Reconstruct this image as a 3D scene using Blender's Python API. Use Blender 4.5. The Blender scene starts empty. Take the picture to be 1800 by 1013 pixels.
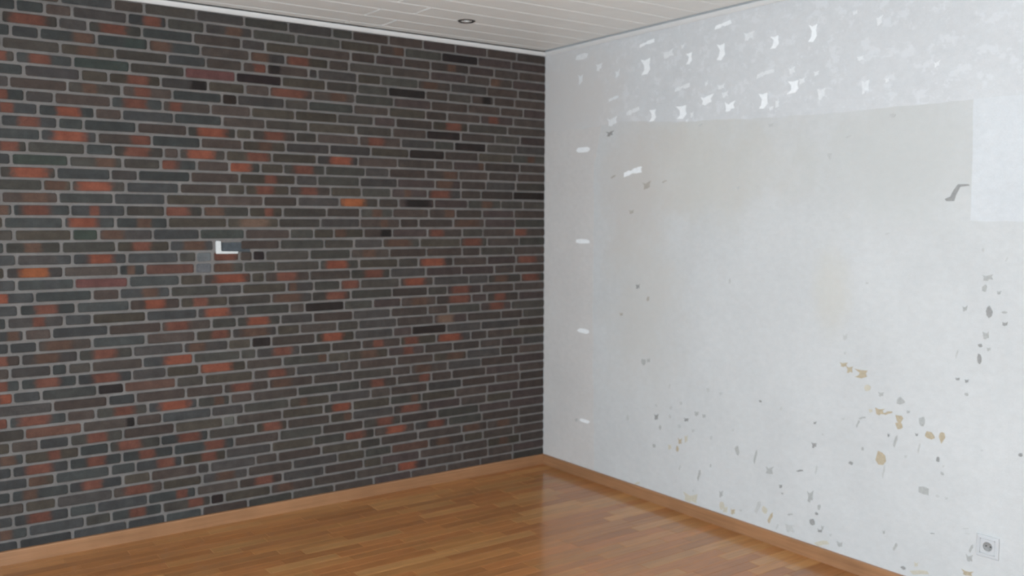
import bpy, math, random
from mathutils import Matrix, Vector

sc = bpy.context.scene
COL = sc.collection

# ------------------------------------------------------------------ camera
CAM_LOC = (-3.79337, -4.92533, 1.65234)
CAM_RIGHT = (0.813285, -0.581858, 0.003019)
CAM_UP = (0.039674, 0.060629, 0.997372)
LENS = 32.4309
cam_data = bpy.data.cameras.new('camera')
cam = bpy.data.objects.new('camera', cam_data)
COL.objects.link(cam)
_r, _u = Vector(CAM_RIGHT), Vector(CAM_UP)
_b = _r.cross(_u)
cam.matrix_world = Matrix(((_r.x, _u.x, _b.x, CAM_LOC[0]), (_r.y, _u.y, _b.y, CAM_LOC[1]),
                           (_r.z, _u.z, _b.z, CAM_LOC[2]), (0, 0, 0, 1)))
cam_data.lens = LENS
cam_data.sensor_width = 36
cam_data.clip_start = 0.02
cam_data.dof.use_dof = True               # the phone focused too near: everything is a little soft
cam_data.dof.focus_distance = 1.2
cam_data.dof.aperture_fstop = 10.5
sc.camera = cam

# ------------------------------------------------------------------ room size, daylight, exposure
RX0, RY0 = -4.9, -6.4                     # far ends of the room behind the camera
CEIL = 2.7695
TOP, BASE = 2.742, 0.0666                 # lower edge of cove, upper edge of skirting
# window openings behind the camera: (x0, x1, z0, z1) in the back wall, (y0, y1, z0, z1) in the side wall
WIN = (-3.7, -2.2, 0.8, 2.35)
WIN_ADDED = (-4.4, -1.9, 0.1, 2.35)  # unseen side window, added to brighten the plaster wall near the corner

w = bpy.data.worlds.new('overcast_sky')
sc.world = w
w.use_nodes = True
bg = w.node_tree.nodes['Background']
bg.inputs[0].default_value = (0.745, 0.888, 1.0, 1)
bg.inputs[1].default_value = 5.0

def portal(loc, rot, sx, sy):
    ld = bpy.data.lights.new('window_daylight', 'AREA')
    ld.shape = 'RECTANGLE'
    ld.size, ld.size_y = sx, sy
    ld.cycles.is_portal = True
    o = bpy.data.objects.new('window_daylight', ld)
    o.location, o.rotation_euler = loc, rot
    COL.objects.link(o)
portal(((WIN[0] + WIN[1]) / 2, RY0 - 0.12, (WIN[2] + WIN[3]) / 2), (math.pi / 2, 0, 0), WIN[1] - WIN[0], WIN[3] - WIN[2])
portal((RX0 - 0.12, (WIN_ADDED[0] + WIN_ADDED[1]) / 2, (WIN_ADDED[2] + WIN_ADDED[3]) / 2), (0, -math.pi / 2, 0), WIN_ADDED[3] - WIN_ADDED[2], WIN_ADDED[1] - WIN_ADDED[0])

sc.view_settings.view_transform = 'Standard'
sc.view_settings.look = 'None'
sc.view_settings.exposure = 1.25
sc.view_settings.gamma = 1.0
sc.view_settings.use_curve_mapping = False
sc.cycles.max_bounces = 10
sc.cycles.diffuse_bounces = 10

# ------------------------------------------------------------------ materials
class NT:
    def __init__(s, name):
        s.m = bpy.data.materials.new(name)
        s.m.use_nodes = True
        s.t = s.m.node_tree
        s.p = s.t.nodes['Principled BSDF']
    def n(s, typ, **kw):
        nd = s.t.nodes.new(typ)
        for k, v in kw.items():
            setattr(nd, k, v)
        return nd
    def put(s, sock, v):
        if isinstance(v, bpy.types.NodeSocket):
            s.t.links.new(v, sock)
        elif v is not None:
            sock.default_value = v
    def noise(s, vec, scale, detail=3.0, rough=0.55, dim='3D'):
        nd = s.n('ShaderNodeTexNoise')
        s.put(nd.inputs['Vector'], vec)
        nd.inputs['Scale'].default_value = scale
        nd.inputs['Detail'].default_value = detail
        nd.inputs['Roughness'].default_value = rough
        return nd.outputs[0]
    def map(s, v, a, b, c, d, smooth=False):
        nd = s.n('ShaderNodeMapRange')
        nd.interpolation_type = 'SMOOTHSTEP' if smooth else 'LINEAR'
        s.put(nd.inputs[0], v)
        for i, q in enumerate((a, b, c, d)):
            s.put(nd.inputs[i + 1], q)
        return nd.outputs[0]
    def math(s, op, a, b=None):
        nd = s.n('ShaderNodeMath', operation=op)
        s.put(nd.inputs[0], a)
        if b is not None:
            s.put(nd.inputs[1], b)
        return nd.outputs[0]
    def mix(s, f, a, b, mode='MIX'):
        nd = s.n('ShaderNodeMix', data_type='RGBA', blend_type=mode)
        s.put(nd.inputs[0], f)
        s.put(nd.inputs[6], a if isinstance(a, bpy.types.NodeSocket) else (*a, 1))
        s.put(nd.inputs[7], b if isinstance(b, bpy.types.NodeSocket) else (*b, 1))
        return nd.outputs[2]
    def scale(s, vec, xyz):
        nd = s.n('ShaderNodeVectorMath', operation='MULTIPLY')
        s.put(nd.inputs[0], vec)
        nd.inputs[1].default_value = xyz
        return nd.outputs[0]
    def pos(s):
        return s.n('ShaderNodeNewGeometry').outputs['Position']
    def attr(s, name):
        return s.n('ShaderNodeAttribute', attribute_name=name)
    def bump(s, h, strength, dist):
        nd = s.n('ShaderNodeBump')
        nd.inputs['Strength'].default_value = strength
        nd.inputs['Distance'].default_value = dist
        s.put(nd.inputs['Height'], h)
        s.put(s.p.inputs['Normal'], nd.outputs[0])
    def done(s, col, rough=0.6, spec=0.3):
        s.put(s.p.inputs['Base Color'], col if isinstance(col, bpy.types.NodeSocket) else (*col, 1))
        s.put(s.p.inputs['Roughness'], rough)
        s.p.inputs['Specular IOR Level'].default_value = spec
        return s.m

def value_var(t, col, noise_sock, lo, hi):
    """colour multiplied by a grey factor that follows a noise"""
    f = t.map(noise_sock, 0.25, 0.75, lo, hi)
    cmb = t.n('ShaderNodeCombineColor')
    for i in range(3):
        t.put(cmb.inputs[i], f)
    return t.mix(1.0, col, cmb.outputs[0], 'MULTIPLY')

def mat_plain(name, col, rough=0.5, spec=0.4, var=0.06, scale=30, metal=0.0):
    t = NT(name)
    v = value_var(t, col, t.noise(t.pos(), scale), 1 - var, 1 + var)
    t.p.inputs['Metallic'].default_value = metal
    return t.done(v, rough, spec)

def mat_brick():
    t = NT('fired_clinker_brick')
    P = t.pos()
    base, patch, pp = t.attr('base'), t.attr('patch'), t.attr('pp')
    sep = t.n('ShaderNodeSeparateXYZ'); t.put(sep.inputs[0], P)
    sp = t.n('ShaderNodeSeparateXYZ'); t.put(sp.inputs[0], pp.outputs['Vector'])
    d = t.math('ABSOLUTE', t.math('SUBTRACT', sep.outputs[0], sp.outputs[0]))
    d = t.math('DIVIDE', d, sp.outputs[1])
    d = t.math('ADD', d, t.map(t.noise(P, 40, 3), 0.2, 0.8, -0.25, 0.25))
    m = t.map(d, 0.6, 1.35, 1.0, 0.0, True)
    m = t.math('MULTIPLY', m, patch.outputs['Alpha'])
    c = t.mix(m, base.outputs['Color'], patch.outputs['Color'])
    c = value_var(t, c, t.noise(P, 18, 4, 0.65), 0.72, 1.28)
    c = value_var(t, c, t.noise(P, 160, 3, 0.6), 0.85, 1.15)
    t.bump(t.noise(P, 120, 4, 0.6), 0.5, 0.002)
    return t.done(c, 0.78, 0.14)

def mat_mortar():
    t = NT('grey_mortar')
    P = t.pos()
    c = value_var(t, (0.172, 0.158, 0.148), t.noise(P, 9, 4), 0.8, 1.2)
    c = value_var(t, c, t.noise(P, 200, 3), 0.85, 1.15)
    t.bump(t.noise(P, 180, 4, 0.7), 0.6, 0.002)
    return t.done(c, 0.9, 0.1)

def mat_wall(name, col, stain_tint, flecks=False):
    """scraped plaster / paper: blotchy, with stains and tinted areas where stain is set"""
    t = NT(name)
    P = t.pos()
    c = value_var(t, col, t.noise(P, 2.2, 4, 0.6), 0.95, 1.05)
    c = value_var(t, c, t.noise(t.scale(P, (1, 1, 1.6)), 22, 4, 0.7), 0.955, 1.045)
    c = value_var(t, c, t.noise(P, 220, 2), 0.965, 1.035)
    if flecks:                                # thin paper fibres still stuck here and there
        f = t.map(t.noise(t.scale(P, (1, 1, 1.3)), 11, 3, 0.75), 0.53, 0.62, 0, 0.45, True)
        c = t.mix(f, c, (0.70, 0.70, 0.71))
    if stain_tint:
        for (y, z, ry, rz, colr, amt) in stain_tint:
            sub = t.n('ShaderNodeVectorMath', operation='SUBTRACT')
            t.put(sub.inputs[0], P); sub.inputs[1].default_value = (0, y, z)
            v = t.scale(sub.outputs[0], (0, 1 / ry, 1 / rz))
            ln = t.n('ShaderNodeVectorMath', operation='LENGTH'); t.put(ln.inputs[0], v)
            d = t.math('ADD', ln.outputs['Value'], t.map(t.noise(P, 3.5, 5, 0.65), 0.2, 0.8, -0.45, 0.45))
            f = t.math('MULTIPLY', t.map(d, 0.25, 1.15, 1, 0, True), amt)
            c = t.mix(f, c, colr)
    t.bump(t.noise(P, 90, 5, 0.65), 0.35, 0.003)
    return t.done(c, 0.85, 0.15)

def mat_wood(name, rough, coat, use_attr=True, col=(0.3, 0.14, 0.06), axis=0):
    t = NT(name)
    P = t.pos()
    st = (1.2, 30, 30) if axis == 0 else (30, 1.2, 30)
    g = t.noise(t.scale(P, st), 2.0, 5, 0.6)
    src = t.attr('base').outputs['Color'] if use_attr else col
    c = value_var(t, src, g, 0.80, 1.20)
    c = value_var(t, c, t.noise(t.scale(P, (2, 6, 1) if axis == 0 else (6, 2, 1)), 3.0, 3), 0.9, 1.1)
    t.p.inputs['Coat Weight'].default_value = coat
    t.p.inputs['Coat Roughness'].default_value = 0.11
    return t.done(c, rough, 0.3)

M_BRICK = mat_brick()
M_MORTAR = mat_mortar()
M_PLASTER = mat_wall('bare_plaster', (0.580, 0.576, 0.568), [
    (-1.35, 1.95, 0.85, 0.38, (0.545, 0.512, 0.45), 0.45),
    (-0.85, 1.85, 0.42, 0.55, (0.55, 0.50, 0.465), 0.45),
    (-2.55, 1.95, 0.60, 0.42, (0.515, 0.51, 0.485), 0.55),
    (-0.95, 1.2, 0.40, 0.75, (0.55, 0.52, 0.48), 0.5),
    (-2.25, 1.32, 0.12, 0.25, (0.57, 0.53, 0.45), 0.35)])
M_PAPER = mat_wall('old_white_wallpaper', (0.600, 0.597, 0.598), [(-0.2, 2.4, 0.75, 0.5, (0.600, 0.568, 0.545), 0.85)], True)  # band tinted warmer towards the corner
M_PAPER_BRIGHT = mat_wall('clean_white_wallpaper', (0.610, 0.615, 0.622), [])
M_PAPER_DIM = mat_wall('greyed_wallpaper', (0.600, 0.568, 0.545), [])
M_ROOM = mat_plain('white_wall_paint', (0.82, 0.80, 0.76), 0.85, 0.1, 0.03, 4)
M_SCRAP = mat_plain('white_paper_scrap', (0.86, 0.86, 0.86), 0.8, 0.2, 0.05, 60)
M_FAINT = mat_plain('thin_paper_scrap', (0.735, 0.735, 0.735), 0.8, 0.2, 0.06, 60)
M_CHIP = {
    'g': mat_plain('grey_undercoat', (0.42, 0.415, 0.40), 0.85, 0.1, 0.12, 90),
    'd': mat_plain('dark_grey_undercoat', (0.315, 0.308, 0.298), 0.85, 0.1, 0.12, 90),
    'h': mat_plain('pale_grey_undercoat', (0.508, 0.503, 0.488), 0.85, 0.1, 0.08, 90),
    't': mat_plain('ochre_undercoat', (0.46, 0.385, 0.28), 0.85, 0.1, 0.12, 90),
    'l': mat_plain('pale_ochre_undercoat', (0.55, 0.505, 0.415), 0.85, 0.1, 0.08, 90),
}
M_CHIP['n'] = mat_plain('brown_grey_undercoat', (0.43, 0.39, 0.345), 0.85, 0.1, 0.12, 90)
M_CHIP['T'] = M_CHIP['t']
M_FLOOR = mat_wood('lacquered_parquet', 0.38, 0.60)
M_BASE_X = mat_wood('beech_skirting_along_bricks', 0.42, 0.2, False, (0.33, 0.165, 0.08), 0)
M_BASE_Y = mat_wood('beech_skirting_along_plaster', 0.42, 0.2, False, (0.33, 0.165, 0.08), 1)
M_SUBFLOOR = mat_plain('dark_subfloor', (0.05, 0.03, 0.02), 0.9, 0.1)
M_PANEL = mat_plain('white_ceiling_laminate', (0.825, 0.83, 0.80), 0.5, 0.3, 0.03, 8)
M_GROOVE = mat_plain('white_groove', (0.90, 0.90, 0.88), 0.7, 0.2, 0.03, 8)
M_COVE = mat_plain('white_cove_paint', (0.70, 0.695, 0.68), 0.5, 0.4, 0.03, 12)
M_PLASTIC = mat_plain('white_plastic', (0.555, 0.56, 0.565), 0.35, 0.5, 0.03, 20)
M_RIM = mat_plain('white_gypsum', (0.62, 0.63, 0.62), 0.8, 0.2, 0.06, 60)
M_CAVITY = mat_plain('blue_grey_filler', (0.07, 0.078, 0.085), 0.85, 0.1, 0.2, 40)
M_BLACK = mat_plain('black_plastic', (0.012, 0.012, 0.013), 0.5, 0.4)
M_CHROME = mat_plain('brushed_steel', (0.42, 0.41, 0.40), 0.3, 0.5, 0.04, 30, 1.0)
M_DARKSTEEL = mat_plain('dark_bronze_metal', (0.03, 0.026, 0.023), 0.35, 0.5, 0.04, 30)
M_GLASSY = mat_plain('frosted_lamp_front', (0.65, 0.65, 0.62), 0.25, 0.5, 0.02, 30)

# ------------------------------------------------------------------ mesh helpers
def mesh(name, verts, faces, mat, parent=None, origin=None, smooth=False, attrs=None):
    me = bpy.data.meshes.new(name)
    if origin is not None:
        ox, oy, oz = origin
        verts = [(x - ox, y - oy, z - oz) for x, y, z in verts]
    me.from_pydata(verts, [], faces)
    for m in (mat if isinstance(mat, (list, tuple)) else [mat]):
        me.materials.append(m)
    if smooth:
        me.polygons.foreach_set('use_smooth', [True] * len(me.polygons))
    if attrs:
        for an, (typ, data) in attrs.items():
            a = me.attributes.new(an, typ, 'POINT')
            flat = [c for v in data for c in v]
            a.data.foreach_set('color' if typ == 'FLOAT_COLOR' else 'vector', flat)
    o = bpy.data.objects.new(name, me)
    if origin is not None:
        o.location = origin
    COL.objects.link(o)
    if parent is not None:
        o.parent = parent
        if origin is not None:
            o.location = Vector(origin) - parent.location
    return o

def box(x0, x1, y0, y1, z0, z1):
    v = [(x, y, z) for z in (z0, z1) for y in (y0, y1) for x in (x0, x1)]
    f = [(0, 2, 3, 1), (4, 5, 7, 6), (0, 1, 5, 4), (2, 6, 7, 3), (0, 4, 6, 2), (1, 3, 7, 5)]
    return v, f

def join(parts):
    V, F = [], []
    for v, f in parts:
        n = len(V)
        V += v
        F += [tuple(i + n for i in q) for q in f]
    return V, F

def structure(o, label):
    o['kind'] = 'structure'
    o['label'] = label
    return o

def extrude(profile, a, b, axis):
    """closed profile [(d, z)] swept from a to b; axis 0: along x with d = y, axis 1: along y with d = x"""
    n = len(profile)
    V = []
    for s in (a, b):
        for d, z in profile:
            V.append((s, d, z) if axis == 0 else (d, s, z))
    F = [(i, (i + 1) % n, n + (i + 1) % n, n + i) for i in range(n)]
    F += [tuple(range(n))[::-1], tuple(range(n, 2 * n))]
    return V, F

def lathe(profile, seg=32):
    """profile [(r, h)] around local z"""
    V, F = [], []
    for r, h in profile:
        for i in range(seg):
            a = 2 * math.pi * i / seg
            V.append((r * math.cos(a), r * math.sin(a), h))
    for j in range(len(profile) - 1):
        for i in range(seg):
            F.append((j * seg + i, j * seg + (i + 1) % seg, (j + 1) * seg + (i + 1) % seg, (j + 1) * seg + i))
    return V, F

rng = random.Random(11)

# ------------------------------------------------------------------ room shell
SLOT = 0.041                              # shadow gap between cove and ceiling panels ends here
BH = 0.006                                # mortar bed lies this far behind the brick faces
wall_left = structure(mesh('wall_left', *box(RX0, 0.0, BH, 0.16, -0.05, CEIL + 0.12), M_MORTAR),
                      'dark clinker brick wall with grey mortar on the left')
wall_right = structure(mesh('wall_right', *box(0.0, 0.14, RY0, 0.16, -0.05, CEIL + 0.12), M_PLASTER),
                       'scraped white plaster wall with wallpaper remains on the right')
floor = structure(mesh('floor', *box(RX0, 0.0, RY0, BH, -0.06, -0.014), M_SUBFLOOR),
                  'glossy brown strip parquet floor of the empty room')
ceiling = structure(mesh('ceiling', *join([box(RX0, -SLOT, RY0, -0.031, CEIL + 0.006, CEIL + 0.1), box(RX0, 0.0, RY0, BH, CEIL + 0.1, CEIL + 0.12)]), M_GROOVE),
                    'white panelled ceiling with pale grooves')

def holed(axis, plane0, plane1, a0, a1, hole):
    h0, h1, z0, z1 = hole
    zt, zb = CEIL + 0.12, -0.05
    L = [(a0, h0, zb, zt), (h1, a1, zb, zt), (h0, h1, zb, z0), (h0, h1, z1, zt)]
    P = []
    for s0, s1, q0, q1 in L:
        P.append(box(s0, s1, plane0, plane1, q0, q1) if axis == 0 else box(plane0, plane1, s0, s1, q0, q1))
    return join(P)

structure(mesh('wall_back', *holed(0, RY0 - 0.14, RY0, RX0 - 0.14, 0.14, WIN), M_ROOM), 'white wall with window behind the viewer')
structure(mesh('wall_side', *holed(1, RX0 - 0.14, RX0, RY0, 0.16, WIN_ADDED), M_ROOM), 'white wall with window on the viewer\'s left')

def window(name, axis, plane, hole, label):
    a0, a1, z0, z1 = hole
    t = 0.055
    am = (a0 + a1) / 2
    bars = [(a0, a1, z0, z0 + t), (a0, a1, z1 - t, z1), (a0, a0 + t, z0 + t, z1 - t), (a1 - t, a1, z0 + t, z1 - t), (am - t / 2, am + t / 2, z0 + t, z1 - t)]
    P = [box(s0, s1, plane, plane + 0.06, q0, q1) if axis == 0 else box(plane, plane + 0.06, s0, s1, q0, q1) for s0, s1, q0, q1 in bars]
    structure(mesh(name, *join(P), M_COVE), label)
window('window_1', 0, RY0 - 0.11, WIN, 'white window frame in the back wall')
window('added_window', 1, RX0 - 0.11, WIN_ADDED, 'white frame of the added window in the side wall')

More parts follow.
